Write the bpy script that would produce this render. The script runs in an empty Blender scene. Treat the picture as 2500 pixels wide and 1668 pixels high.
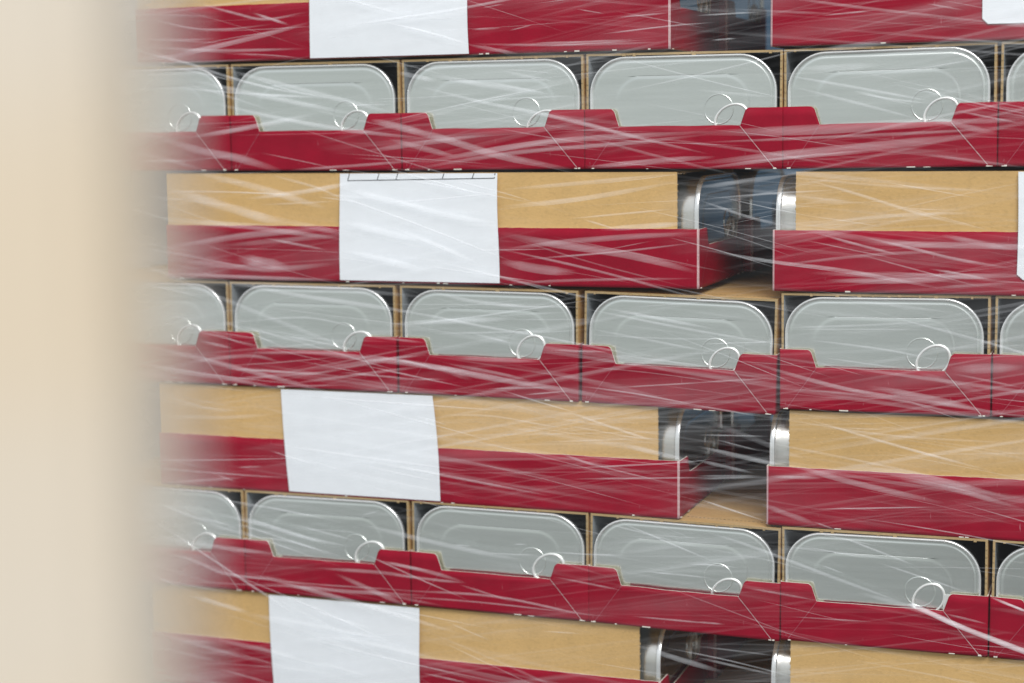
import bpy, bmesh, math, random
from mathutils import Vector, Matrix, noise

MM = 0.001
rnd = random.Random(7)
sc = bpy.context.scene
col = sc.collection

# ------------------------------------------------------------------ camera
cam_d = bpy.data.cameras.new('camera')
cam = bpy.data.objects.new('camera', cam_d)
col.objects.link(cam)
cam_d.sensor_width = 36.0
cam_d.lens = 4277.154 / 2500 * 36.0
cam_d.clip_start = 0.01
cam_d.clip_end = 100
CR = [[0.93827936, 0.01389032, 0.34559934], [0.03016357, 0.99210033, -0.12176658], [-0.34456059, 0.12467558, 0.93044828]]
rx_, dn_, fw_ = [Vector((a, c, -b)) for a, b, c in CR]
m = Matrix.Identity(4)
for i in range(3):
    m[i][0], m[i][1], m[i][2] = rx_[i], -dn_[i], -fw_[i]
m.translation = Vector((639.376, -935.997, -36.677)) * MM
cam.matrix_world = m
cam_d.dof.use_dof = True
cam_d.dof.focus_distance = 0.945
cam_d.dof.aperture_fstop = 6.0
sc.camera = cam

# ------------------------------------------------------------------ light
world = bpy.data.worlds.new('World')
sc.world = world
world.use_nodes = True
wn = world.node_tree.nodes
wl = world.node_tree.links
wn.clear()
w_out = wn.new('ShaderNodeOutputWorld')
w_bg = wn.new('ShaderNodeBackground')
w_tc = wn.new('ShaderNodeTexCoord')
w_sep = wn.new('ShaderNodeSeparateXYZ')
w_map = wn.new('ShaderNodeMapRange')
w_map.inputs['From Min'].default_value = -1
w_map.inputs['From Max'].default_value = 1
w_ramp = wn.new('ShaderNodeValToRGB')
els = w_ramp.color_ramp.elements
els[0].position = 0.0
els[0].color = (0.20, 0.19, 0.18, 1)
els[1].position = 1.0
els[1].color = (1.0, 1.02, 1.05, 1)
for p, c in ((0.38, (0.36, 0.38, 0.38, 1)), (0.50, (0.57, 0.605, 0.59, 1)), (0.66, (0.74, 0.79, 0.82, 1))):
    e = els.new(p)
    e.color = c
w_bg.inputs['Strength'].default_value = 0.86
wl.new(w_tc.outputs['Generated'], w_sep.inputs[0])
wl.new(w_sep.outputs['Z'], w_map.inputs['Value'])
wl.new(w_map.outputs[0], w_ramp.inputs[0])
w_far = wn.new('ShaderNodeMapRange')          # added dim blue backdrop behind the stack, tinting the light in the gaps
w_far.interpolation_type = 'SMOOTHSTEP'
w_far.inputs['From Min'].default_value = -0.05
w_far.inputs['From Max'].default_value = 0.45
w_mix = wn.new('ShaderNodeMix')
w_mix.data_type = 'RGBA'
w_mix.inputs[7].default_value = (0.055, 0.095, 0.145, 1)
wl.new(w_sep.outputs['Y'], w_far.inputs['Value'])
wl.new(w_far.outputs[0], w_mix.inputs[0])
wl.new(w_ramp.outputs[0], w_mix.inputs[6])
wl.new(w_mix.outputs[2], w_bg.inputs[0])
wl.new(w_bg.outputs[0], w_out.inputs[0])

def area(name, loc, target, size, power, color):
    d = bpy.data.lights.new(name, 'AREA')
    d.shape = 'RECTANGLE'
    d.size, d.size_y = size
    d.energy = power
    d.color = color
    o = bpy.data.objects.new(name, d)
    col.objects.link(o)
    o.location = loc
    o.rotation_euler = (Vector(target) - Vector(loc)).to_track_quat('-Z', 'Y').to_euler()
    return o

area('ceiling_lamp', (1.35, -1.7, 1.75), (0.35, 0, -0.15), (1.7, 0.9), 57, (1.0, 0.985, 0.96))

sc.view_settings.view_transform = 'Standard'
sc.view_settings.look = 'None'
sc.view_settings.exposure = 0.0
sc.view_settings.gamma = 1.0
sc.view_settings.use_curve_mapping = False
sc.render.engine = 'CYCLES'
sc.cycles.max_bounces = 12
sc.cycles.glossy_bounces = 8
sc.cycles.transparent_max_bounces = 24
sc.cycles.use_denoising = True

# ------------------------------------------------------------------ materials
def new_mat(name):
    mt = bpy.data.materials.new(name)
    mt.use_nodes = True
    nt = mt.node_tree
    return mt, nt, nt.nodes['Principled BSDF']

def noise_color(nt, base, amount, scale, detail=6, stretch=(1, 1, 1), lo=.3, hi=.7):
    tc = nt.nodes.new('ShaderNodeTexCoord')
    mp = nt.nodes.new('ShaderNodeMapping')
    mp.inputs['Scale'].default_value = [scale * s for s in stretch]
    nz = nt.nodes.new('ShaderNodeTexNoise')
    nz.inputs['Scale'].default_value = 1.0
    nz.inputs['Detail'].default_value = detail
    rp = nt.nodes.new('ShaderNodeValToRGB')
    rp.color_ramp.elements[0].position = lo
    rp.color_ramp.elements[1].position = hi
    rp.color_ramp.elements[0].color = tuple(max(0, b * (1 - amount)) for b in base) + (1,)
    rp.color_ramp.elements[1].color = tuple(min(1, b * (1 + amount)) for b in base) + (1,)
    nt.links.new(tc.outputs['Object'], mp.inputs[0])
    nt.links.new(mp.outputs[0], nz.inputs['Vector'])
    nt.links.new(nz.outputs[0], rp.inputs[0])
    return rp.outputs[0], nz.outputs[0]

def mix(nt, a, b, fac):
    n = nt.nodes.new('ShaderNodeMix')
    n.data_type = 'RGBA'
    for sock, v in ((n.inputs[6], a), (n.inputs[7], b)):
        if isinstance(v, tuple):
            sock.default_value = v if len(v) == 4 else v + (1,)
        else:
            nt.links.new(v, sock)
    if isinstance(fac, float):
        n.inputs[0].default_value = fac
    else:
        nt.links.new(fac, n.inputs[0])
    return n.outputs[2]

def thresh(nt, val, lo, hi, top=1.0):
    r = nt.nodes.new('ShaderNodeMapRange')
    r.inputs['From Min'].default_value = lo
    r.inputs['From Max'].default_value = hi
    r.inputs['To Max'].default_value = top
    nt.links.new(val, r.inputs['Value'])
    return r.outputs[0]

def vary(nt, color, amount):
    """small tone difference from one piece of board to the next"""
    oi = nt.nodes.new('ShaderNodeObjectInfo')
    hs = nt.nodes.new('ShaderNodeHueSaturation')
    nt.links.new(thresh(nt, oi.outputs['Random'], 0, 1, amount), hs.inputs['Value'])
    ad = nt.nodes.new('ShaderNodeMath')
    ad.operation = 'ADD'
    ad.inputs[1].default_value = 1 - amount / 2
    nt.links.new(thresh(nt, oi.outputs['Random'], 0, 1, amount), ad.inputs[0])
    nt.links.new(ad.outputs[0], hs.inputs['Value'])
    nt.links.new(color, hs.inputs['Color'])
    return hs.outputs[0]

def bump(nt, bs, val, strength, dist):
    b = nt.nodes.new('ShaderNodeBump')
    b.inputs['Strength'].default_value = strength
    b.inputs['Distance'].default_value = dist
    nt.links.new(val, b.inputs['Height'])
    nt.links.new(b.outputs[0], bs.inputs['Normal'])

def printed_red():
    mt, nt, bs = new_mat('printed_red_board')
    c1, v1 = noise_color(nt, (0.292, 0.0025, 0.0200), 0.10, 60)
    _, v2 = noise_color(nt, (1, 1, 1), 0, 1500, 3)
    c2 = mix(nt, c1, (0.38, 0.02, 0.05), thresh(nt, v2, 0.62, 0.8, 0.45))
    _, v3 = noise_color(nt, (1, 1, 1), 0, 1.0, 4, (500, 500, 90))
    c3 = mix(nt, c2, (0.62, 0.33, 0.36), thresh(nt, v3, 0.71, 0.78, 0.45))
    nt.links.new(vary(nt, c3, .10), bs.inputs['Base Color'])
    bs.inputs['Roughness'].default_value = 0.52
    bs.inputs['Specular IOR Level'].default_value = 0.05
    bump(nt, bs, v1, 0.25, 0.0008)
    return mt

def kraft(name, base, grain=1.0):
    mt, nt, bs = new_mat(name)
    c1, v1 = noise_color(nt, base, 0.06, 35)
    _, v2 = noise_color(nt, (1, 1, 1), 0, 1.0, 5, (420, 420, 800))
    c2 = mix(nt, c1, tuple(b * .72 for b in base), thresh(nt, v2, 0.50, 0.75, 0.42 * grain))
    _, v3 = noise_color(nt, (1, 1, 1), 0, 1.0, 3, (700, 700, 1800))
    c3 = mix(nt, c2, tuple(min(1, b * 1.35) for b in base), thresh(nt, v3, 0.60, 0.78, 0.6 * grain))
    nt.links.new(vary(nt, c3, .10), bs.inputs['Base Color'])
    bs.inputs['Roughness'].default_value = 0.85
    bs.inputs['Specular IOR Level'].default_value = 0.1
    bump(nt, bs, v2, 0.3, 0.0003)
    return mt

def plain(name, base, rough, amount=.05, scale=200):
    mt, nt, bs = new_mat(name)
    c, v = noise_color(nt, base, amount, scale)
    nt.links.new(c, bs.inputs['Base Color'])
    bs.inputs['Roughness'].default_value = rough
    bs.inputs['Specular IOR Level'].default_value = 0.2
    return mt

def tinplate(name, base, rough, stretch, metal=1.0):
    mt, nt, bs = new_mat(name)
    c, v = noise_color(nt, base, 0.05, 1.0, 6, stretch)
    _, v2 = noise_color(nt, (1, 1, 1), 0, 40, 4)
    nt.links.new(c, bs.inputs['Base Color'])
    bs.inputs['Metallic'].default_value = 1.0
    bs.inputs['Roughness'].default_value = rough
    bs.inputs['Metallic'].default_value = metal
    return mt

M_RED = printed_red()
M_KRAFT = kraft('kraft_board', (0.61, 0.395, 0.165))
M_EDGE = kraft('cut_board_edge', (0.44, 0.315, 0.16), 1.4)
M_INNER = plain('uncoated_board_inside', (0.62, 0.55, 0.42), 0.9)
M_WORN = plain('worn_crease', (0.56, 0.36, 0.37), 0.8, .2, 900)
M_PALE = plain('pale_cut_board', (0.74, 0.70, 0.63), 0.8, .15, 700)
M_DARK = plain('perforation_slit', (0.03, 0.022, 0.012), 0.9)
M_PAPER = plain('white_label_paper', (0.83, 0.86, 0.90), 0.6, .02, 90)
M_INK = plain('black_ink', (0.02, 0.02, 0.025), 0.6)
M_LID = tinplate('tinplate_lid', (0.81, 0.845, 0.815), 0.26, (8, 8, 260))
M_CAN = tinplate('tinplate_wall', (0.82, 0.80, 0.76), 0.26, (200, 200, 8))
M_RING = tinplate('tinplate_ring', (0.93, 0.93, 0.92), 0.34, (50, 50, 50), .55)
M_RIM = tinplate('tinplate_seam', (0.93, 0.94, 0.94), 0.2, (50, 50, 50), .75)
def two_tone_board():
    mt, nt, bs = new_mat('two_tone_beige_board')
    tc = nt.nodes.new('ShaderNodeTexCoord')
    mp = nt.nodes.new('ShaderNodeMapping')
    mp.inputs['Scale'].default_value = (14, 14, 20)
    mp.inputs['Location'].default_value = (0, 0, 2.35)  # noise shifted so the board goes from pale above to tan below
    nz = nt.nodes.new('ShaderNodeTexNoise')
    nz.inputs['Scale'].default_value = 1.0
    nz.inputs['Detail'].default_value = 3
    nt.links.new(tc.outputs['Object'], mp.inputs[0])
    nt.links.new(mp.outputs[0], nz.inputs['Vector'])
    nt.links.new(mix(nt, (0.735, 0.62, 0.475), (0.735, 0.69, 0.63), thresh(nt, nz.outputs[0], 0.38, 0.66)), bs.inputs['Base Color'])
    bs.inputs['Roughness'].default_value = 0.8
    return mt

M_BOARD = two_tone_board()

def film_material(name, folds):
    mt = bpy.data.materials.new(name)
    mt.use_nodes = True
    nt = mt.node_tree
    nt.nodes.clear()
    L = nt.links
    out = nt.nodes.new('ShaderNodeOutputMaterial')
    # thin clear plastic: it lets nearly everything through and has its glossy crease highlights put in as whitish diffuse colour
    tr = nt.nodes.new('ShaderNodeBsdfTransparent')
    df = nt.nodes.new('ShaderNodeBsdfDiffuse')
    ad = nt.nodes.new('ShaderNodeAddShader')
    cd = nt.nodes.new('ShaderNodeMix')
    cd.data_type = 'RGBA'
    cd.inputs[6].default_value = (0, 0, 0, 1)
    cd.inputs[7].default_value = (0.43, 0.44, 0.46, 1)
    ct = nt.nodes.new('ShaderNodeMix')
    ct.data_type = 'RGBA'
    ct.inputs[6].default_value = (1, 1, 1, 1)
    ct.inputs[7].default_value = (0.66, 0.66, 0.66, 1)
    L.new(cd.outputs[2], df.inputs['Color'])
    L.new(ct.outputs[2], tr.inputs['Color'])
    L.new(tr.outputs[0], ad.inputs[0])
    L.new(df.outputs[0], ad.inputs[1])
    L.new(ad.outputs[0], out.inputs[0])
    tc = nt.nodes.new('ShaderNodeTexCoord')
    def streak(angle, sx, sz, lo, hi, off, detail=2.0):
        rot = nt.nodes.new('ShaderNodeMapping')
        rot.inputs['Rotation'].default_value = (0, math.radians(angle), 0)
        L.new(tc.outputs['Object'], rot.inputs[0])
        mp = nt.nodes.new('ShaderNodeMapping')
        mp.inputs['Scale'].default_value = (sx, 1, sz)
        mp.inputs['Location'].default_value = (off, off * .7, off * 1.3)
        L.new(rot.outputs[0], mp.inputs[0])
        nz = nt.nodes.new('ShaderNodeTexNoise')
        nz.inputs['Scale'].default_value = 1.0
        nz.inputs['Detail'].default_value = detail
        L.new(mp.outputs[0], nz.inputs['Vector'])
        return thresh(nt, nz.outputs[0], lo, hi)
    def math2(op, a, b):
        n = nt.nodes.new('ShaderNodeMath')
        n.operation = op
        for s, v in zip(n.inputs, (a, b)):
            if isinstance(v, (int, float)):
                s.default_value = v
            else:
                L.new(v, s)
        return n.outputs[0]
    if folds:
        at = nt.nodes.new('ShaderNodeAttribute')
        at.attribute_name = 'opacity'
        br = streak(9, 12, 1100, 0.3, 0.7, 3.1)
        fac = math2('MULTIPLY', at.outputs['Fac'], math2('ADD', math2('MULTIPLY', br, 0.35), 0.78))
    else:
        a = streak(12, 3.0, 330, 0.56, 0.72, 1.7)
        b = streak(-6, 3.5, 300, 0.57, 0.72, 5.3)
        c = streak(4, 2.5, 620, 0.56, 0.74, 9.1, 3)
        d = streak(9, 4, 75, 0.45, 0.80, 12.4)
        mk = streak(3, 5, 15, 0.40, 0.62, 20.5)
        s = math2('ADD', math2('ADD', a, b), math2('MULTIPLY', c, 0.8))
        s = math2('MULTIPLY', math2('MULTIPLY', s, mk), 0.30)
        s = math2('ADD', s, math2('MULTIPLY', math2('MULTIPLY', d, mk), 0.24))
        # the wrap's overlapping tail doubles up near the stack's left corner
        sx = nt.nodes.new('ShaderNodeSeparateXYZ')
        L.new(tc.outputs['Object'], sx.inputs[0])
        tail = nt.nodes.new('ShaderNodeMapRange')
        tail.inputs['From Min'].default_value = 0.115
        tail.inputs['From Max'].default_value = 0.040
        L.new(sx.outputs['X'], tail.inputs['Value'])
        tl = math2('MULTIPLY', tail.outputs[0], math2('ADD', math2('MULTIPLY', d, 0.5), 0.62))
        fac = math2('ADD', math2('ADD', s, tl), 0.026)
    cl = nt.nodes.new('ShaderNodeClamp')
    L.new(fac, cl.inputs[0])
    cl.inputs['Max'].default_value = 1.7
    for n in (cd, ct):
        n.clamp_factor = False
    L.new(cl.outputs[0], cd.inputs[0])
    L.new(cl.outputs[0], ct.inputs[0])
    return mt

M_FILM = film_material('stretch_film', False)
M_FOLD = film_material('stretch_film_fold', True)

# ------------------------------------------------------------------ mesh helpers (all in millimetres)
def link(name, bm, mats, parent=None, smooth=False):
    me = bpy.data.meshes.new(name)
    bm.normal_update()
    bm.to_mesh(me)
    bm.free()
    for v in me.vertices:
        v.co *= MM
    for mt in mats:
        me.materials.append(mt)
    if smooth:
        for p in me.polygons:
            p.use_smooth = True
    me.update()
    o = bpy.data.objects.new(name, me)
    col.objects.link(o)
    if parent:
        o.parent = parent
    return o

def box(bm, lo, hi, mi=0):
    x0, y0, z0 = lo
    x1, y1, z1 = hi
    v = [bm.verts.new(p) for p in ((x0, y0, z0), (x1, y0, z0), (x1, y1, z0), (x0, y1, z0), (x0, y0, z1), (x1, y0, z1), (x1, y1, z1), (x0, y1, z1))]
    for f in ((0, 3, 2, 1), (4, 5, 6, 7), (0, 1, 5, 4), (1, 2, 6, 5), (2, 3, 7, 6), (3, 0, 4, 7)):
        bm.faces.new([v[i] for i in f]).material_index = mi

def quad(bm, pts, mi=0):
    bm.faces.new([bm.verts.new(p) for p in pts]).material_index = mi

def empty(name, label, cat, group=None):
    o = bpy.data.objects.new(name, None)
    o.empty_display_size = 0.02
    col.objects.link(o)
    o['label'] = label
    o['category'] = cat
    if group:
        o['group'] = group
    return o

def dup(root, label, group=None):
    r = root.copy()
    col.objects.link(r)
    r['label'] = label
    if group:
        r['group'] = group
    for ch in list(root.children):
        c = ch.copy()
        col.objects.link(c)
        c.parent = r
        for g in ch.children:
            d = g.copy()
            col.objects.link(d)
            d.parent = c
    return r

# ------------------------------------------------------------------ cartons
W, H, L = 111.4, 63.4, 336.0
TRAY, MID = 33.0, 23.5

def make_body(rec, seed, H=H, t=1.25):
    """kraft shell, open at the window end (y = 0): a board tube with a back panel"""
    r = random.Random(seed)
    bm = bmesh.new()
    e = 0.75
    def sect(y, o):
        return [(e + o, y, .1 + o), (W - e - o, y, .1 + o), (W - e - o, y, H - o), (e + o, y, H - o)]
    n = 70
    # walls cut back by `rec` above the tray, slightly rough front edge
    front_o = [bm.verts.new(p) for p in sect(rec, 0)]
    front_i = [bm.verts.new(p) for p in sect(rec, t)]
    back_o = [bm.verts.new(p) for p in sect(L - 1, 0)]
    back_i = [bm.verts.new(p) for p in sect(L - 3, t)]
    for i in range(4):
        j = (i + 1) % 4
        bm.faces.new((front_o[i], front_o[j], back_o[j], back_o[i]))
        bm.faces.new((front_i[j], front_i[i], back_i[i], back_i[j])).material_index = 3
        bm.faces.new((front_o[j], front_o[i], front_i[i], front_i[j])).material_index = 1
    bm.faces.new(back_o)
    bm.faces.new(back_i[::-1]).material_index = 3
    # torn perforation nubs along the top front edge
    x = 6
    while x < W - 8:
        w = r.uniform(1.0, 2.2)
        if r.random() < .75:
            box(bm, (x, rec - r.uniform(.3, .9), H - t + .1 - r.uniform(.1, .7)), (x + w, rec + .5, H - t + r.uniform(.5, 1.2)), 1)
        x += r.uniform(5, 12)
    for sx in (e + .2, W - e - t + .1):
        for k in range(7):
            z = TRAY + 3 + k * 3.6 + r.uniform(-1, 1)
            box(bm, (sx + .1, rec - r.uniform(.2, .5), z), (sx + t - .3, rec + .3, z + r.uniform(.6, 1.6)), 1)
    # perforated tear line across the top panel
    x = 3
    while x < W - 4:
        box(bm, (x, 13.0, H - .3), (x + 1.3, 13.6, H + .03), 2)
        x += 2.35
    return bm

def tray_top(x, y, side, r_):
    """top edge height of the printed tray at plan position"""
    if side:
        return TRAY + noise.noise(Vector((x * .1, y * .16, r_ * 3.3))) * .30 + noise.noise(Vector((y * .9, x, r_))) * .12
    lx, rx = 17.6, 20.4
    for a, tw in ((x, lx), (W - x, rx)):
        if a <= tw:
            return TRAY - max(0.0, (a - tw + 2.2)) ** 2 * .35 - .25 * abs(noise.noise(Vector((x * .3, r_, 1))))
        if a <= tw + 2.6:
            return TRAY - 1.7 - (a - tw) / 2.6 * (TRAY - 1.7 - MID)
    return MID + noise.noise(Vector((x * .05, r_ * 2.1, 0))) * .45 + noise.noise(Vector((x * .7, r_, 4))) * .08

def make_tray(seed, corner_white, long_sides=True):
    bm = bmesh.new()
    R, t = 1.2, .65
    per = []                                    # (x, y, nx, ny, kind)
    n = 90
    for i in range(n):
        per.append((0, L - (L - R) * i / n, -1, 0, 's'))
    for i in range(6):
        a = math.pi + i / 6 * math.pi / 2
        per.append((R + R * math.cos(a), R + R * math.sin(a), math.cos(a), math.sin(a), 'c'))
    xs = [R, 6, 10, 13, 15.4, 16.2, 17, 17.6, 18.4, 19.2, 20.2, 21] + [21 + (W - 24.2 - 21) * k / 26 for k in range(1, 26)] + \
         [W - 24, W - 23, W - 22, W - 21.2, W - 20.4, W - 19.6, W - 18.8, W - 18, W - 14, W - 9, W - 5]
    for x in xs:
        per.append((x, 0, 0, -1, 'f'))
    for i in range(7):
        a = 1.5 * math.pi + i / 6 * math.pi / 2
        per.append((W - R + R * math.cos(a), R + R * math.sin(a), math.cos(a), math.sin(a), 'c'))
    for i in range(1, n + 1):
        per.append((W, R + (L - R) * i / n, 1, 0, 's'))
    cols = []
    for (x, y, nx, ny, k) in per:
        top = tray_top(x, y, k == 's', seed)
        bow = 0.0
        if k == 'f':
            u = (x - W / 2) / (W / 2)
            bow = (1 - u * u) * (.9 + .5 * math.sin(seed * 2.3))
        rowo, rowi = [], []
        for q in (0, .06, .3, .6, .85, 1.0):
            z = .05 + (top - .05) * q
            off = bow * q * q + .25 * noise.noise(Vector((x * .04, z * .06, seed)))* (k == 'f')
            rowo.append(bm.verts.new((x, y - off, z)))
            rowi.append(bm.verts.new((x - nx * t, y - ny * t - off, z)))
        cols.append((rowo, rowi, k, x))
    for a, b in zip(cols[:-1], cols[1:]):
        ao, ai, k, x0 = a
        bo, bi, k2, x1 = b
        corner = (k == 'c' and k2 == 'c') or (k == 'c' or k2 == 'c') and k != 's'
        for q in range(5):
            f = bm.faces.new((ao[q], bo[q], bo[q + 1], ao[q + 1]))
            if corner_white and k == 'c' and k2 == 'c':
                f.material_index = 1
            g = bm.faces.new((bi[q], ai[q], ai[q + 1], bi[q + 1]))
            g.material_index = 2 if not (k == 'f' and 21 < x0 < W - 24) else 0
            f.smooth = g.smooth = True
        e = bm.faces.new((ao[5], bo[5], bi[5], ai[5]))
        e.material_index = 3
        bm.faces.new((bo[0], ao[0], ai[0], bi[0])).material_index = 3
    # whitened diagonal creases of the glued corner gussets, and scuffed bottom corners
    def crease(p0, p1, w, mi):
        d = Vector((p1[0] - p0[0], 0, p1[1] - p0[1]))
        nrm = Vector((-d.z, 0, d.x)).normalized() * w / 2
        N = 14
        prev = None
        for i in range(N + 1):
            u = i / N
            x, z = p0[0] + d.x * u, p0[1] + d.z * u
            uu = (x - W / 2) / (W / 2)
            q = z / MID
            y = -(1 - uu * uu) * (.9 + .5 * math.sin(seed * 2.3)) * q * q - .25 * noise.noise(Vector((x * .04, z * .06, seed))) - .10
            ww = 1 if i % 3 else .7
            c = Vector((x, y, z))
            cur = [bm.verts.new(c + nrm * ww), bm.verts.new(c - nrm * ww)]
            if prev:
                bm.faces.new((prev[0], prev[1], cur[1], cur[0])).material_index = mi
            prev = cur
    crease((W - 23.2, MID - .2), (W - 4.6, 1.0), .36, 1)
    crease((20.4, MID - .2), (4.6, 1.2), .22, 4)
    r = random.Random(seed)
    for cx in (3.4, W - 4.6):
        for k in range(2):
            x = cx + r.uniform(-1.6, 1.6)
            box(bm, (x, -.35 - r.random() * .2, .1), (x + r.uniform(.7, 1.8), .3, r.uniform(.4, .9)), 3)
    for k in range(2):
        x = r.uniform(14, W - 16)
        box(bm, (x, -.22, .02), (x + r.uniform(1, 5), .2, r.uniform(.3, .7)), 3)
    for s in (0, 1):
        for k in range(7):
            y = r.uniform(10, L - 10)
            x = -.25 if s == 0 else W - .3
            box(bm, (x, y, .05), (x + .55, y + r.uniform(1, 3.5), r.uniform(.3, .8)), 3)
    return bm

BODY_T = [M_KRAFT, M_EDGE, M_DARK, plain('blue_shade_inside', (0.33, 0.36, 0.38), .9)]  # last: inside board in a blue-grey that stands in for bluish corner shade
TRAY_M = [M_RED, M_WORN, M_INNER, M_PALE, plain('soft_crease', (0.42, 0.10, 0.14), .7)]

def make_carton(label, group, rec, seed, corner_white):
    root = empty('carton', label, 'carton', group)
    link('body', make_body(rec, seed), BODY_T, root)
    link('tray', make_tray(seed, corner_white), TRAY_M, root)
    return root

ORD = ['first', 'second', 'third', 'fourth', 'fifth', 'sixth']
ROWN = {1: 'upper', 2: 'middle', 3: 'lower'}

# left edge X and bottom heights (left, right) of each window-end carton, row by row
T_ROWS = {
    1: ([2.0, 113.9, 225.7, 337.0, 448.4, 560.0], [(-63.8, -63.8), (-63.8, -64.0), (-64.0, -63.6), (-63.6, -64.1), (-64.0, -63.2), (-63.2, -63.3)]),
    2: ([-3.6, 108.0, 220.6, 333.8, 447.6, 559.6], [(-194.4, -194.5), (-194.5, -194.7), (-194.7, -195.7), (-195.6, -198.0), (-194.4, -193.8), (-193.6, -193.8)]),
    3: ([2.5, 114.2, 226.0, 336.8, 448.8, 560.8], [(-323.6, -323.6), (-323.5, -323.1), (-323.0, -323.4), (-323.4, -325.0), (-323.9, -323.2), (-323.2, -323.4)]),
}
t_protos = [make_carton('', 'window-end cartons of tins', 2.2, s, False) for s in (1, 2, 3)]

def make_tin():
    """flat rounded tin: lid faces -y, bottom edge on z = 0, centred on x = 0"""
    root = empty('tin_can', '', 'tin', 'silver tins standing in the cartons')
    TW, TH, TD = 105.0, 60.0, 21.5
    def loop(bm, ix, iz, y, rad, cx=0, cz=0):
        hw, hh = TW / 2 - ix, TH / 2 - iz
        rad = max(.3, min(rad, hw - .1, hh - .1))
        vs = []
        for (sx, sz, a0) in ((1, 1, 0), (-1, 1, 90), (-1, -1, 180), (1, -1, 270)):
            for k in range(13):
                a = math.radians(a0 + 90 * k / 12)
                vs.append(bm.verts.new((cx + sx * (hw - rad) + rad * math.cos(a), y, TH / 2 + cz + sz * (hh - rad) + rad * math.sin(a))))
        return vs
    def skin(bm, loops, mi=0):
        for a, b in zip(loops[:-1], loops[1:]):
            n = len(a)
            for i in range(n):
                j = (i + 1) % n
                f = bm.faces.new((a[i], b[i], b[j], a[j]))
                f.smooth = True
                f.material_index = mi
    bm = bmesh.new()
    R0 = 20.5
    ls = [loop(bm, o, o, y, R0 - o) for o, y in ((1.3, 2.0), (1.5, 3.2), (1.9, 6), (1.9, TD - 5), (2.4, TD - 2.4), (3.6, TD - .6), (5.5, TD))]
    skin(bm, ls)
    bm.faces.new(ls[-1])
    link('can_body', bm, [M_CAN], root)
    bm = bmesh.new()
    prof = ((1.35, 3.0), (.35, 2.8), (0.02, 2.4), (0, .9), (.12, .35), (.45, .03), (.85, 0), (1.15, .15), (1.3, .5), (1.42, 1.3), (1.6, 1.62), (1.9, 1.7),
            (2.6, 1.7), (3.0, 1.62), (3.3, 1.5), (3.6, 1.46), (4.2, 1.45), (7, 1.45), (11, 1.45))
    ls = [loop(bm, o, o, y, R0 - o) for o, y in prof]
    for ox, oz, y, rad in ((14.2, 10.6, 1.45, 14.5), (14.7, 11.1, 1.43, 14.1), (15.3, 11.7, 1.35, 13.7), (15.9, 12.3, 1.26, 13.3), (16.5, 12.9, 1.24, 12.8),
                           (18.0, 14.4, 1.24, 11.6), (21, 17.4, 1.24, 10)):
        ls.append(loop(bm, ox, oz, y, rad))
    skin(bm, ls[:11], 1)
    skin(bm, ls[10:])
    bm.faces.new(ls[-1])
    lid = link('lid', bm, [M_LID, M_RIM], root)
    # pressed finger well: a low round ridge on the lid
    def torus(bm, cx, cz, y, R, r, sq=1.0, tilt=0.0, a0=0, a1=360, N=48, K=8, cs=0.0):
        rings = []
        full = (a1 - a0) >= 360
        for i in range(N if full else N + 1):
            a = math.radians(a0 + (a1 - a0) * i / N)
            ca, sa = math.cos(a), math.sin(a)
            ring = []
            for k in range(K):
                b = 2 * math.pi * k / K
                rr = R + r * math.cos(b)
                px, pz = rr * ca, rr * sa * sq
                px, pz = px * math.cos(cs) - pz * math.sin(cs), px * math.sin(cs) + pz * math.cos(cs)
                ring.append(bm.verts.new((cx + px, y + r * math.sin(b) + px * tilt, cz + pz)))
            rings.append(ring)
        M = len(rings)
        for i in range(M if full else M - 1):
            A, B = rings[i], rings[(i + 1) % M]
            for k in range(K):
                f = bm.faces.new((A[k], A[(k + 1) % K], B[(k + 1) % K], B[k]))
                f.smooth = True
    bm = bmesh.new()
    torus(bm, 20.5, 30.5, 1.25, 8.0, .4)
    link('finger_well', bm, [M_LID], lid)
    bm = bmesh.new()
    torus(bm, 28.6, 26.0, .80, 9.6, .78, .76, .03, cs=.6)
    # web and nose of the ring pull, riveted near the lid's edge
    box(bm, (37.0, .35, 20.5), (44.5, 1.0, 29.0))
    rg = link('ring_pull', bm, [M_RING], root)
    bm = bmesh.new()
    bmesh.ops.create_cone(bm, cap_ends=True, segments=20, radius1=2.2, radius2=1.8, depth=1.2, matrix=Matrix.Translation((41, .5, 24.8)) @ Matrix.Rotation(math.pi / 2, 4, 'X'))
    link('rivet', bm, [M_RING], rg)
    return root

tin0 = make_tin()
tin_used = False

def place_tin(M, label):
    global tin_used
    o = tin0 if not tin_used else dup(tin0, label)
    tin_used = True
    o['label'] = label
    o.matrix_world = M
    for ch in o.children:
        if ch.name.startswith('ring_pull'):
            ch.location = Vector((rnd.uniform(-1.6, 1.2), 0, rnd.uniform(-1.2, 1.4))) * MM
            ch.scale = (rnd.uniform(.92, 1.05), 1, rnd.uniform(.9, 1.06))
    return o

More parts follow.
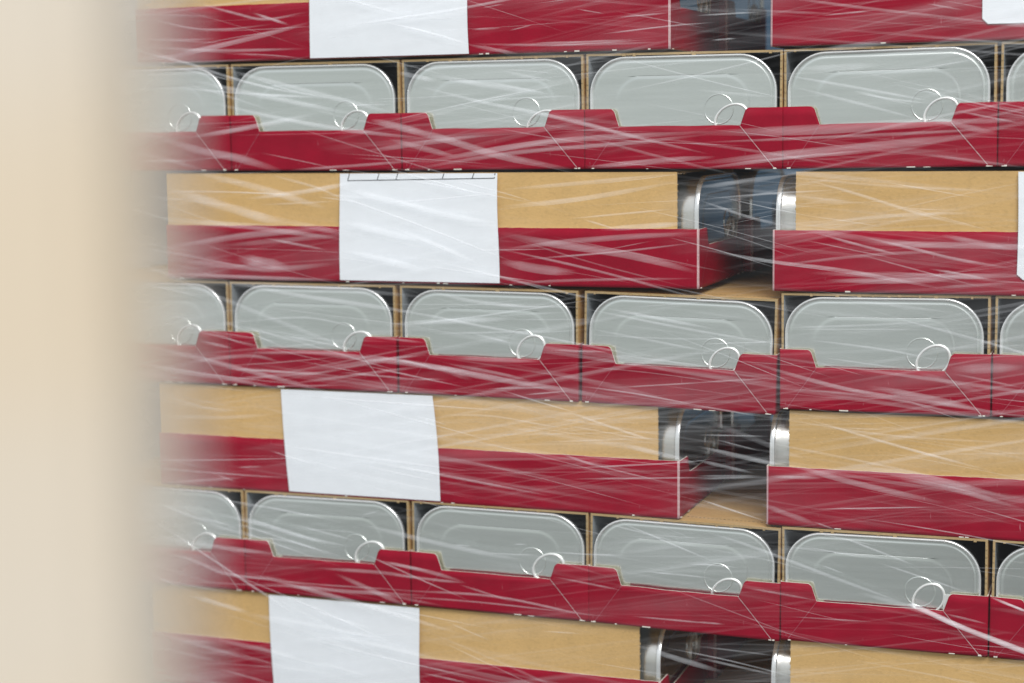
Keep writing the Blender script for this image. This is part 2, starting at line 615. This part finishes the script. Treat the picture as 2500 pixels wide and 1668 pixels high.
used = [False] * 3
for row, (xs, zs) in T_ROWS.items():
    for i, x in enumerate(xs):
        s = (i + row) % 3
        where = 'leftmost and blurred' if i == 0 else 'cut off at the right' if i == 5 else ORD[i] + ' from the left'
        lab = 'windowed red carton, %s in the %s row of tins' % (where, ROWN[row])
        o = t_protos[s] if not used[s] else dup(t_protos[s], lab)
        used[s] = True
        o['label'] = lab
        zl, zr = zs[i]
        M = Matrix.Translation(Vector((x + .3, rnd.uniform(-.25, .35) + (.0 if row < 3 else -.6), zl)) * MM) @ Matrix.Rotation(math.atan2(zl - zr, W), 4, 'Y')
        o.matrix_world = M
        tw = 'half blurred at the left' if i == 0 else 'cut off at the right' if i == 5 else ORD[i] + ' from the left'
        j = Matrix.Rotation(rnd.uniform(-.006, .006), 4, 'Y')
        place_tin(M @ Matrix.Translation(Vector((W / 2 + rnd.uniform(-.5, .5), 1.05 + rnd.uniform(0, .4), 1.7)) * MM) @ j,
                  'silver ring-pull tin, %s, in the %s row of windowed cartons' % (tw, ROWN[row]))

# ------------------------------------------------------------------ cartons lying lengthwise, with paper labels
def make_label(x0, ztop, zbot, lean, side, seed, table=False, width=100.0, rounded=False):
    """paper label on a long side: `side` 0 is the x = 0 wall, 1 the x = W wall; u runs along the carton as seen from outside"""
    bm = bmesh.new()
    nu, nz = 30, 20
    sx = -1 if side == 0 else 1
    base = 0 if side == 0 else W
    def P(u, q, lift=0.0):
        z = ztop + (zbot - ztop) * q
        uu = x0 + u * width + lean * q
        if u < .02:
            uu += .5 * math.sin(q * 3.0 + seed)
        if u > .98:
            uu += .7 * math.sin(q * 4.0 + seed * 2)
        bulge = .75 + .5 * abs(noise.noise(Vector((u * 1.0, q * .9, seed)))) + .5 * math.sin(q * math.pi) * (.5 + .5 * math.sin(seed * 1.7))
        return Vector((base + sx * (bulge + lift), uu, z))
    def corner(u, q):
        return u, q
    g = [[bm.verts.new(P(i / nu, j / nz)) for j in range(nz + 1)] for i in range(nu + 1)]
    for i in range(nu):
        for j in range(nz):
            if rounded and (i in (0, nu - 1)) and j == nz - 1:
                continue
            f = bm.faces.new((g[i][j], g[i + 1][j], g[i + 1][j + 1], g[i][j + 1]) if side == 0 else (g[i][j], g[i][j + 1], g[i + 1][j + 1], g[i + 1][j]))
            f.smooth = True
    if rounded:
        for i in (0, nu):
            k = 1 if i == 0 else nu - 1
            f = bm.faces.new((g[i][nz - 1], g[k][nz - 1], g[k][nz]))
    if table:
        def line(u0, q0, u1, q1, w):
            N = 24
            for k in range(N):
                a, b = k / N, (k + 1) / N
                ua, qa = u0 + (u1 - u0) * a, q0 + (q1 - q0) * a
                ub, qb = u0 + (u1 - u0) * b, q0 + (q1 - q0) * b
                d = Vector((ub - ua) * width if True else 0, ) if False else None
                du, dq = (ub - ua) * width, (qb - qa) * abs(ztop - zbot)
                l = math.hypot(du, dq) or 1
                nu_, nq_ = -dq / l * w / 2 / width, du / l * w / 2 / abs(ztop - zbot)
                quad(bm, [P(ua + nu_, qa + nq_, .06), P(ub + nu_, qb + nq_, .06), P(ub - nu_, qb - nq_, .06), P(ua - nu_, qa - nq_, .06)], 1)
        line(.055, .066, .975, .046, .5)
        for u in (.055, .245, .365, .655, .84, .975):
            line(u + .012, .0, u, .066 - .02 * u, .5)
    return bm

def s_carton(label, seed, right_window, Xw, z, y, lab=None, roll=0.0):
    """right_window: the window end faces +X at X = Xw; else it faces -X at Xw"""
    o = empty('carton', label, 'carton', 'cartons lying lengthwise')
    link('body', make_body(12.6, seed, 64.3), BODY_T, o)
    link('tray', make_tray(seed, True), TRAY_M, o)
    if lab:
        link('paper_label', lab, [M_PAPER, M_INK], o)
    if right_window:
        M = Matrix.Translation(Vector((Xw, y, z)) * MM) @ Matrix.Rotation(math.pi / 2, 4, 'Z')
    else:
        M = Matrix.Translation(Vector((Xw, y + W, z)) * MM) @ Matrix.Rotation(-math.pi / 2, 4, 'Z')
    M = Matrix.Rotation(roll, 4, 'Y') @ M if roll else M
    o.matrix_world = M
    return M

def s_tin(M, label):
    place_tin(M @ Matrix.Translation(Vector((W / 2, 1.0, 1.7)) * MM), label)

# row -> (right-window X, its bottom z, left-window X, bottom z, y offset, label starts)
S_ROWS = {
    0: (387.0, 1.1, 441.8, .9, .3, 169.7, -.2, 551.0),
    1: (402.8, -129.8, 443.4, -129.9, .6, 185.9, -.8, 571.0),
    2: (391.2, -259.9, 440.4, -259.8, 1.6, 142.4, 4.0, None),
    3: (379.8, -388.9, 441.8, -388.8, 1.6, 130.2, 1.0, None),
}
NAME = {0: 'top', 1: 'second', 2: 'third', 3: 'bottom'}
for k, (xr, zr, xl, zl, y, lab, lean, lab2) in S_ROWS.items():
    # box 1: near wall is x = 0; local y = Xw - X
    top = 64.0
    bm = make_label(0, top, 1.2 if k else .6, 0, 0, k + 1.0, table=(k == 1))
    # shift label so that its left edge stands at X = lab (local y runs against X)
    for v in bm.verts:
        u = v.co.y
        q = (top - v.co.z) / top
        v.co.y = xr - (lab + u + lean * q)
    bmesh.ops.reverse_faces(bm, faces=bm.faces[:])
    desc = {0: 'red and brown carton with a white label, cut by the top picture edge',
            1: 'brown and red carton with a white label printed with a table edge',
            2: 'brown and red carton with a leaning white label, between middle and lower tins',
            3: 'brown and red carton with a curling white label, cut by the bottom edge'}[k]
    M1 = s_carton(desc, 10 + k, True, xr, zr, y, bm)
    s_tin(M1, 'silver tin seen end-on at the left of the gap in the %s lengthwise row' % NAME[k])
    bm = None
    if lab2 is not None:
        bm = make_label(0, top, 8.4, 0, 1, k + 5.0, rounded=True)
        for v in bm.verts:
            v.co.y = (lab2 - xl) + v.co.y
    desc = {0: 'red carton right of the gap, rounded white label at the top right corner',
            1: 'brown and red carton right of the gap, its white label at the picture edge',
            2: 'unlabelled brown and red carton right of the gap, above the lower tins',
            3: 'brown carton end at the bottom right corner, right of the dark gap'}[k]
    M2 = s_carton(desc, 20 + k, False, xl, zl, y, bm)
    s_tin(M2, 'silver tin seen end-on at the right of the gap in the %s lengthwise row' % NAME[k])
    # the next cartons behind, glimpsed through the gap
    MB = s_carton('shadowed carton standing behind the gap of the %s lengthwise row' % NAME[k], 30 + k, True, xr + 5, zr, y + W + 1.5)
    s_tin(MB, 'shadowed tin deep in the gap of the %s lengthwise row' % NAME[k])
    MB = s_carton('hidden carton behind the right carton of the %s lengthwise row' % NAME[k], 40 + k, False, xl + 3, zl, y + W + 1.5)
    s_tin(MB, 'hidden tin at the right side deep in the gap of the %s lengthwise row' % NAME[k])

# the cartons that bridge the gap above the top row and below the bottom row
for s, z, lab in ((1, 65.6, 'windowed carton above the top gap, out of the picture'), (2, -452.8, 'windowed carton under the bottom gap, out of the picture')):
    for x in (337.0, 448.6):
        o = dup(t_protos[s], lab + (', left one' if x < 400 else ', right one'))
        o.matrix_world = Matrix.Translation(Vector((x, 0, z)) * MM)

# ------------------------------------------------------------------ stretch film round the stack
FOLDS = [
([(55.4,29.8),(91.5,21.4),(118.2,20.0),(147.1,21.9)],1.2,0.5),
([(93.4,36.9),(121.1,29.3),(142.3,24.8),(169.5,28.2)],1.5,0.5),
([(133.7,28.9),(158.2,21.0)],1.7,0.6),
([(54.7,15.8),(88.6,14.3),(110.4,14.7)],1.5,0.4),
([(55.8,11.3),(107.6,7.6),(170.1,7.0)],2.0,0.45),
([(33.4,14.1),(63.5,6.6),(91.9,-0.3),(112.1,-6.9),(144.6,-15.3),(186.2,-22.7)],1.7,0.7),
([(127.3,-7.2),(157.0,-16.7),(187.4,-22.7)],1.2,0.6),
([(86.3,-8.6),(126.9,-17.2),(169.0,-25.6),(202.9,-32.7)],3.1,0.5),
([(101.3,-22.3),(144.0,-31.9),(193.0,-40.2),(245.5,-46.1)],2.5,0.55),
([(208.8,-34.9),(245.6,-43.4)],4.3,0.5),
([(63.9,-43.2),(94.9,-51.5),(120.4,-56.1),(150.4,-64.1)],4.9,0.45),
([(39.6,-49.9),(76.4,-58.1),(99.6,-63.9)],2.5,0.3),
([(155.4,-63.5),(198.5,-61.0),(245.2,-57.9)],1.8,0.4),
([(69.1,-74.1),(104.0,-83.2),(141.9,-93.1),(160.6,-95.3)],5.5,0.5),
([(91.8,-65.0),(130.0,-73.0),(167.2,-83.0),(179.5,-86.3)],4.3,0.5),
([(134.6,-84.2),(187.0,-81.8)],1.2,0.35),
([(142.8,-66.3),(173.7,-74.1),(189.4,-80.7)],1.8,0.4),
([(67.5,-110.9),(116.1,-103.5),(154.2,-99.8),(186.5,-97.8)],3.7,0.45),
([(67.2,-117.8),(97.3,-119.7),(140.9,-122.5),(185.9,-118.4)],3.7,0.4),
([(118.2,-116.0),(153.5,-121.1)],6.1,0.5),
([(136.5,-103.9),(166.4,-108.6),(178.7,-110.7)],1.7,0.5),
([(66.8,-126.0),(115.1,-127.4),(185.6,-128.4)],2.2,0.5),
([(189.6,-74.1),(216.0,-80.6),(244.6,-86.0)],3.7,0.5),
([(188.6,-110.6),(215.2,-115.8),(243.9,-121.9)],3.7,0.5),
([(187.8,-94.0),(244.2,-105.5)],4.3,0.5),
([(271.1,6.4),(301.5,0.4)],2.0,0.4),
([(272.4,14.8),(290.5,15.2)],1.2,0.4),
([(271.1,6.9),(323.8,4.9),(387.3,4.7)],1.5,0.35),
([(346.8,9.9),(387.3,13.2),(413.5,14.4)],1.0,0.5),
([(355.4,18.8),(388.4,20.2)],1.0,0.4),
([(235.9,-15.0),(276.2,-25.3),(320.0,-34.3),(366.9,-46.3),(377.6,-47.9)],2.2,0.55),
([(276.4,-13.7),(317.9,-21.8)],1.7,0.4),
([(233.7,-7.4),(285.7,-4.4)],1.5,0.25),
([(267.1,-25.1),(334.5,-23.1)],1.5,0.35),
([(290.1,-8.7),(323.5,-15.7)],2.0,0.35),
([(220.0,-37.8),(255.1,-46.2),(289.4,-56.1),(331.9,-64.2)],4.3,0.45),
([(219.8,-45.9),(264.2,-57.0)],3.1,0.35),
([(231.3,-61.1),(289.5,-51.8),(334.2,-47.0),(413.6,-43.7)],3.1,0.45),
([(237.2,-62.7),(300.7,-54.0),(366.8,-49.3),(413.6,-44.7)],2.5,0.45),
([(318.9,-32.2),(364.7,-45.2),(409.2,-55.8)],1.7,0.4),
([(339.6,-62.6),(388.2,-58.7),(413.6,-57.4)],2.7,0.5),
([(287.8,-84.8),(333.9,-80.4),(391.3,-71.0)],2.7,0.4),
([(288.0,-75.2),(339.5,-71.0),(391.3,-66.4)],2.2,0.35),
([(328.3,-91.4),(391.3,-85.4)],1.2,0.45),
([(337.1,-91.4),(359.0,-97.5)],1.2,0.4),
([(288.7,-99.7),(317.0,-104.8),(366.5,-111.5),(403.9,-120.3)],4.3,0.45),
([(287.4,-109.4),(322.5,-104.7),(361.1,-101.2),(404.0,-98.7)],3.1,0.4),
([(299.9,-114.6),(355.6,-109.6),(402.9,-103.8)],1.2,0.45),
([(287.3,-115.8),(311.1,-119.7),(333.5,-121.5)],4.9,0.4),
([(287.1,-128.7),(333.5,-125.7),(402.9,-123.5)],1.7,0.3),
([(218.9,-80.6),(254.2,-89.2),(286.5,-94.4)],3.2,0.5),
([(218.6,-95.9),(248.0,-106.6),(274.6,-117.1)],2.7,0.5),
([(279.4,26.5),(293.0,28.6)],0.7,0.4),
([(334.9,24.1),(351.2,21.0)],0.7,0.45),
([(295.0,13.5),(310.6,16.7)],0.7,0.45),
([(469.7,16.0),(499.5,17.9)],1.0,0.5),
([(523.4,20.4),(542.3,16.4)],1.0,0.4),
([(402.3,18.3),(439.2,19.0)],1.0,0.6),
([(410.6,5.0),(425.0,5.6)],1.0,0.5),
([(453.5,-20.3),(493.2,-30.9),(522.4,-39.1)],1.7,0.35),
([(453.4,-11.5),(502.7,-10.2)],3.1,0.3),
([(485.3,-22.9),(517.5,-31.3)],1.5,0.35),
([(402.2,-21.3),(445.4,-26.1)],1.7,0.3),
([(402.2,-44.6),(463.7,-43.3),(512.8,-40.9),(550.8,-39.5)],4.9,0.4),
([(402.2,-49.7),(473.7,-47.3),(573.4,-43.6)],1.7,0.35),
([(402.2,-60.8),(473.7,-54.3),(532.1,-48.9),(560.3,-46.3)],4.3,0.5),
([(402.2,-63.9),(453.7,-58.1),(513.0,-53.6)],2.0,0.45),
([(517.6,-40.0),(573.3,-39.8)],2.5,0.3),
([(539.4,-34.5),(573.3,-41.7)],1.2,0.4),
([(522.6,-56.6),(573.8,-63.6)],1.7,0.3),
([(402.2,-74.1),(453.8,-67.1)],2.5,0.4),
([(405.3,-80.2),(443.6,-77.1),(479.9,-75.1)],1.2,0.4),
([(402.2,-85.4),(427.2,-85.3)],1.0,0.4),
([(402.2,-80.2),(433.4,-90.3),(456.0,-95.2)],1.7,0.45),
([(459.8,-69.1),(488.8,-77.1),(523.1,-87.8),(551.8,-94.9)],1.7,0.4),
([(464.0,-94.1),(503.7,-88.9),(551.7,-86.7)],2.0,0.3),
([(468.1,-98.1),(494.1,-104.9),(513.7,-109.6)],1.5,0.5),
([(487.1,-98.5),(518.5,-105.6),(542.6,-111.2),(571.0,-115.6)],1.7,0.5),
([(402.2,-106.9),(443.8,-113.6),(484.3,-118.0),(533.3,-126.1)],2.0,0.5),
([(445.9,-115.6),(503.9,-108.7),(542.6,-107.2)],1.7,0.3),
([(532.9,-98.5),(570.8,-105.9)],2.7,0.4),
([(528.5,-126.2),(575.1,-122.3)],1.7,0.3),
([(52.5,-133.2),(84.3,-138.9),(94.4,-140.5)],1.3,0.6),
([(110.0,-130.3),(154.4,-137.4),(219.2,-144.7),(243.3,-148.4)],2.9,0.6),
([(117.1,-155.2),(163.7,-151.3),(201.9,-157.3)],1.3,0.45),
([(147.6,-162.3),(172.9,-166.0),(195.9,-169.6)],1.3,0.5),
([(119.0,-158.7),(148.6,-163.2)],1.3,0.4),
([(89.3,-167.2),(113.5,-171.4)],1.9,0.5),
([(33.5,-180.4),(72.0,-186.4),(112.7,-190.3),(150.5,-196.0)],2.9,0.45),
([(76.3,-181.7),(123.4,-175.5),(148.1,-179.2)],2.4,0.4),
([(119.4,-173.9),(172.7,-172.1),(200.6,-173.0)],1.9,0.4),
([(200.6,-172.1),(242.7,-177.6)],1.7,0.5),
([(96.4,-191.8),(152.8,-186.1),(186.9,-182.2)],1.9,0.35),
([(152.6,-191.5),(210.8,-182.2),(242.7,-177.6)],1.9,0.35),
([(184.0,-183.2),(234.1,-185.7)],1.3,0.45),
([(132.7,-194.0),(191.5,-190.8)],1.1,0.35),
([(58.9,-200.6),(91.7,-208.4),(122.1,-209.8)],1.5,0.3),
([(58.2,-215.4),(101.7,-214.3),(142.0,-210.7)],2.4,0.3),
([(113.7,-244.7),(131.9,-243.2)],1.0,0.5),
([(98.2,-250.2),(112.4,-253.9)],1.0,0.4),
([(56.3,-258.2),(89.8,-254.3),(120.6,-250.7)],1.9,0.4),
([(241.8,-133.5),(272.7,-139.2),(315.4,-142.4)],2.4,0.45),
([(217.4,-144.7),(240.6,-147.6),(272.5,-152.7),(316.9,-159.1)],1.7,0.5),
([(244.9,-158.6),(285.9,-156.6),(330.1,-154.5)],1.3,0.4),
([(281.6,-147.4),(331.1,-143.7)],1.1,0.3),
([(348.3,-140.8),(413.7,-151.3)],1.9,0.45),
([(338.8,-152.6),(413.7,-164.3)],1.5,0.4),
([(363.7,-140.4),(410.4,-136.1)],0.8,0.3),
([(360.1,-167.7),(413.7,-172.4)],1.3,0.4),
([(216.6,-173.3),(244.5,-177.5),(281.0,-183.1),(329.7,-188.8),(364.2,-193.2)],3.3,0.45),
([(252.0,-172.1),(312.4,-172.6)],2.4,0.4),
([(253.8,-175.5),(290.0,-181.0),(307.8,-184.6)],1.9,0.35),
([(277.2,-189.6),(321.0,-187.0)],1.1,0.45),
([(300.6,-192.1),(329.7,-188.8)],1.0,0.5),
([(330.6,-185.4),(368.5,-188.9),(413.7,-195.2)],1.1,0.45),
([(351.4,-186.2),(413.7,-180.1)],1.0,0.4),
([(216.3,-186.4),(253.6,-185.0)],1.3,0.35),
([(315.1,-165.8),(354.1,-165.8)],1.3,0.4),
([(245.8,-206.4),(280.6,-205.3),(307.5,-208.3),(333.9,-211.3)],1.3,0.35),
([(307.3,-219.4),(378.6,-213.3)],1.1,0.3),
([(316.2,-222.3),(342.4,-230.3),(390.3,-239.3)],1.1,0.4),
([(322.2,-233.9),(392.0,-226.7),(413.7,-223.0)],1.0,0.5),
([(329.2,-239.5),(413.7,-233.7)],1.1,0.45),
([(319.9,-207.7),(378.6,-215.0)],1.0,0.25),
([(446.8,-149.6),(497.8,-146.6),(532.0,-143.4)],1.3,0.35),
([(450.8,-150.3),(528.3,-148.1)],1.0,0.35),
([(463.6,-155.5),(505.7,-159.7),(536.1,-164.9)],1.3,0.45),
([(479.1,-133.0),(543.1,-139.3)],1.9,0.25),
([(402.1,-159.8),(450.9,-156.7)],0.8,0.5),
([(470.7,-164.8),(521.1,-170.1)],1.1,0.35),
([(426.7,-167.1),(458.9,-175.6),(490.5,-182.3),(536.5,-187.5),(576.6,-192.6)],2.4,0.5),
([(495.9,-179.7),(528.9,-184.7),(555.2,-189.7)],3.8,0.45),
([(402.1,-181.0),(447.8,-176.8)],1.1,0.4),
([(451.0,-182.3),(506.0,-185.6),(551.5,-193.8)],1.5,0.35),
([(539.1,-168.7),(576.0,-166.6)],4.8,0.35),
([(539.9,-171.0),(576.3,-177.3)],1.3,0.3),
([(402.1,-193.6),(435.0,-197.9)],1.0,0.4),
([(402.1,-210.5),(444.7,-209.2)],1.0,0.45),
([(402.1,-216.7),(443.2,-223.9),(459.3,-225.4)],2.4,0.5),
([(412.9,-212.4),(438.3,-217.6)],1.0,0.4),
([(454.3,-199.8),(506.2,-205.4),(576.9,-206.5)],1.3,0.25),
([(402.1,-235.3),(439.1,-231.9)],1.3,0.4),
([(47.4,-268.1),(78.5,-277.3),(112.3,-282.4)],1.9,0.55),
([(89.0,-273.8),(119.6,-278.3),(159.4,-285.6),(192.6,-289.6)],2.1,0.6),
([(149.7,-277.6),(193.7,-285.4)],1.1,0.55),
([(117.2,-287.6),(149.4,-289.0),(178.8,-296.0)],1.3,0.45),
([(109.8,-267.9),(135.0,-269.0)],1.1,0.35),
([(196.0,-269.6),(208.6,-266.1)],1.0,0.4),
([(50.1,-301.7),(77.3,-305.4),(104.0,-312.7),(146.6,-313.0)],2.1,0.5),
([(87.5,-312.1),(153.5,-314.3),(239.8,-312.8)],1.1,0.4),
([(122.2,-316.8),(187.9,-317.0),(239.7,-315.5)],2.4,0.45),
([(164.8,-304.3),(207.7,-303.7),(239.9,-305.7)],2.1,0.4),
([(206.9,-296.6),(240.1,-300.3)],1.9,0.45),
([(49.3,-364.5),(97.6,-369.5)],2.4,0.35),
([(46.4,-381.1),(73.9,-385.8)],2.4,0.35),
([(95.4,-374.4),(133.2,-380.1)],1.3,0.4),
([(66.6,-358.6),(92.9,-357.6)],1.9,0.4),
([(276.5,-286.6),(306.5,-285.7)],1.1,0.5),
([(311.9,-283.1),(343.7,-282.5),(362.0,-281.6)],0.9,0.6),
([(255.4,-283.3),(267.4,-283.1)],1.0,0.5),
([(293.0,-280.1),(302.1,-279.7)],0.8,0.5),
([(345.6,-263.2),(397.8,-273.0)],1.0,0.4),
([(355.2,-261.7),(413.7,-281.9)],1.1,0.5),
([(369.7,-290.3),(413.8,-291.1)],1.0,0.5),
([(397.8,-284.0),(413.7,-283.6)],0.8,0.5),
([(213.6,-297.4),(241.9,-301.1),(262.4,-305.2)],2.4,0.45),
([(213.4,-304.2),(244.7,-305.3),(264.2,-305.5)],1.7,0.4),
([(213.2,-314.1),(278.9,-312.3),(332.9,-318.2),(357.4,-317.8)],1.5,0.45),
([(213.1,-317.7),(269.6,-316.6),(332.9,-318.2)],1.1,0.4),
([(258.6,-306.8),(293.4,-314.6)],1.3,0.35),
([(317.1,-297.4),(358.4,-302.3)],1.3,0.35),
([(364.4,-316.8),(413.8,-317.1)],1.1,0.45),
([(310.4,-330.6),(335.4,-329.9)],0.8,0.4),
([(233.0,-362.8),(265.0,-366.6)],1.3,0.45),
([(323.2,-225.4),(345.9,-231.8)],1.0,0.4),
([(402.1,-224.5),(435.1,-230.1)],1.9,0.45),
([(453.7,-224.2),(491.0,-232.5),(537.3,-240.8)],3.3,0.45),
([(475.2,-226.2),(514.2,-225.6),(577.6,-237.5)],3.8,0.45),
([(506.5,-226.8),(544.8,-233.3),(577.7,-241.4)],2.9,0.4),
([(465.0,-248.3),(534.3,-242.6)],0.9,0.6),
([(467.5,-255.0),(480.2,-259.0)],1.0,0.4),
([(402.1,-246.1),(441.7,-256.7)],1.1,0.55),
([(402.1,-233.6),(440.0,-231.4)],1.3,0.4),
([(443.2,-231.3),(472.1,-230.8)],1.9,0.4),
([(404.6,-264.2),(435.2,-272.0),(482.1,-286.6),(522.9,-298.6)],2.1,0.5),
([(469.1,-261.4),(503.1,-266.3)],1.1,0.4),
([(481.9,-262.2),(524.2,-276.0)],1.3,0.5),
([(501.7,-274.9),(553.3,-288.9)],1.1,0.45),
([(471.7,-278.8),(485.2,-283.0)],1.0,0.4),
([(518.3,-297.0),(524.5,-298.5),(546.0,-306.7),(583.8,-318.8)],2.9,1.0),
([(538.3,-300.5),(560.4,-304.2)],1.3,0.4),
([(402.0,-283.2),(426.2,-283.9)],1.0,0.5),
([(561.6,-289.4),(583.3,-296.7)],1.5,0.85),
([(402.0,-316.9),(418.8,-317.1)],1.1,0.4),
([(427.0,-294.6),(470.2,-299.0)],1.3,0.35),
([(455.8,-309.3),(501.3,-308.2)],1.0,0.35),
([(402.0,-337.3),(447.8,-343.4)],1.5,0.4),
([(402.0,-330.9),(447.8,-332.5)],1.1,0.35)]

def film_y(x, z):
    return -3.6 + .7 * noise.noise(Vector((x * .012, z * .03, 3.3))) + .25 * noise.noise(Vector((x * .05, z * .2, 8.1)))

bm = bmesh.new()
op = bm.verts.layers.float.new('opacity')
path = [(-7.0, 330.0), (-7.0, 200.0), (-7.0, 90.0), (-7.0, 20.0)]
for a in range(0, 91, 15):
    path.append((-7 + 9 * (1 - math.cos(math.radians(a))), 5.4 - 9 * math.sin(math.radians(a))))
nx = 170
for i in range(1, nx + 1):
    path.append((2 + 770 * i / nx, None))
zs = [66 - 458 * j / 150 for j in range(151)]
g = []
for (x, y) in path:
    g.append([bm.verts.new((x, film_y(x, z) if y is None else y, z)) for z in zs])
for i in range(len(path) - 1):
    for j in range(150):
        bm.faces.new((g[i][j], g[i + 1][j], g[i + 1][j + 1], g[i][j + 1])).smooth = True

def fold(P, w, a, lift):
    pts = [Vector((x, 0, z)) for x, z in P]
    segs = []
    # Catmull-like resample
    N = max(10, int((pts[-1] - pts[0]).length / 4))
    tot = [0]
    for p, q in zip(pts[:-1], pts[1:]):
        tot.append(tot[-1] + (q - p).length)
    def at(s):
        for k in range(len(pts) - 1):
            if s <= tot[k + 1] or k == len(pts) - 2:
                t = (s - tot[k]) / max(1e-6, tot[k + 1] - tot[k])
                p0 = pts[k - 1] if k else pts[k] * 2 - pts[k + 1]
                p3 = pts[k + 2] if k + 2 < len(pts) else pts[k + 1] * 2 - pts[k]
                p1, p2 = pts[k], pts[k + 1]
                return .5 * ((2 * p1) + (p2 - p0) * t + (2 * p0 - 5 * p1 + 4 * p2 - p3) * t * t + (3 * p1 - p0 - 3 * p2 + p3) * t ** 3)
    c = [at(tot[-1] * i / N) for i in range(N + 1)]
    prev = None
    sd = rnd.random() * 50
    hard = rnd.choice((0, .3, .8)) if w < 4 else rnd.choice((0, .6))
    w *= 1.12
    for i in range(N + 1):
        u = i / N
        d = (c[min(N, i + 1)] - c[max(0, i - 1)]).normalized()
        n = Vector((-d.z, 0, d.x))
        ends = min(1, u / .28, (1 - u) / .28) if a < .95 else min(1, u / .05, (1 - u) / .02 + .5)
        wid = w * (.45 + .55 * ends) * (1 + .15 * noise.noise(Vector((u * 3, sd, 0))))
        al = a * (1.7 if a > .8 else 1.3) * max(0, ends) * (.85 + .35 * noise.noise(Vector((u * 4, sd, 2))))
        row = []
        for k, (v, prof, bul) in enumerate(((-.5, 0, 0), (-.43, .55 + .45 * hard, .2), (-.2, .85, .35), (0, .95, .4), (.2, .8, .35), (.40, .45, .15), (.5, 0, 0))):
            p = c[i] + n * v * wid
            y = film_y(p.x, p.z) - lift - bul
            vv = bm.verts.new((p.x, y, p.z))
            vv[op] = max(0.0, al * prof)
            row.append(vv)
        if prev:
            for k in range(6):
                f = bm.faces.new((prev[k], row[k], row[k + 1], prev[k + 1]))
                f.smooth = True
                f.material_index = 1
        prev = row

lift = .15
for P, w, a in FOLDS:
    fold(P, w, a, lift)
    lift = .15 + (lift + .037) % .8
# many finer stray folds
for k in range(1050):
    x, z = rnd.uniform(-5, 680), rnd.uniform(-388, 62)
    left = max(0, 1 - x / 330)
    ln = rnd.uniform(20, 130) * (1 + .5 * left)
    ang = math.radians(rnd.choice((rnd.gauss(-13, 4), rnd.gauss(-8, 4), rnd.gauss(5, 4), rnd.gauss(0, 3))))
    if z < -180:
        ang = math.radians(rnd.gauss(-9, 6))
    w = rnd.choice((.25, .3, .4, .5, .7, 1.0, 1.6, 3))
    dx, dz = ln * math.cos(ang), ln * math.sin(ang)
    bend = rnd.uniform(-.012, .012) * ln
    x0, x1 = x - dx / 2, x + dx / 2
    if x0 < 3 or rnd.random() > .3 + .4 * left + (.3 if z > -200 else 0):
        continue
    fold([(x0, z - dz / 2), (x, z + bend), (x1, z + dz / 2)], w, rnd.uniform(.15, .55) * (1 + .5 * left), lift)
    lift = .15 + (lift + .037) % .8
film = link('stretch_film', bm, [M_FILM, M_FOLD])
film['label'] = 'clear creased stretch film wrapped around the stack of cartons'
film['category'] = 'plastic film'

# ------------------------------------------------------------------ blurred board close in front of the lens
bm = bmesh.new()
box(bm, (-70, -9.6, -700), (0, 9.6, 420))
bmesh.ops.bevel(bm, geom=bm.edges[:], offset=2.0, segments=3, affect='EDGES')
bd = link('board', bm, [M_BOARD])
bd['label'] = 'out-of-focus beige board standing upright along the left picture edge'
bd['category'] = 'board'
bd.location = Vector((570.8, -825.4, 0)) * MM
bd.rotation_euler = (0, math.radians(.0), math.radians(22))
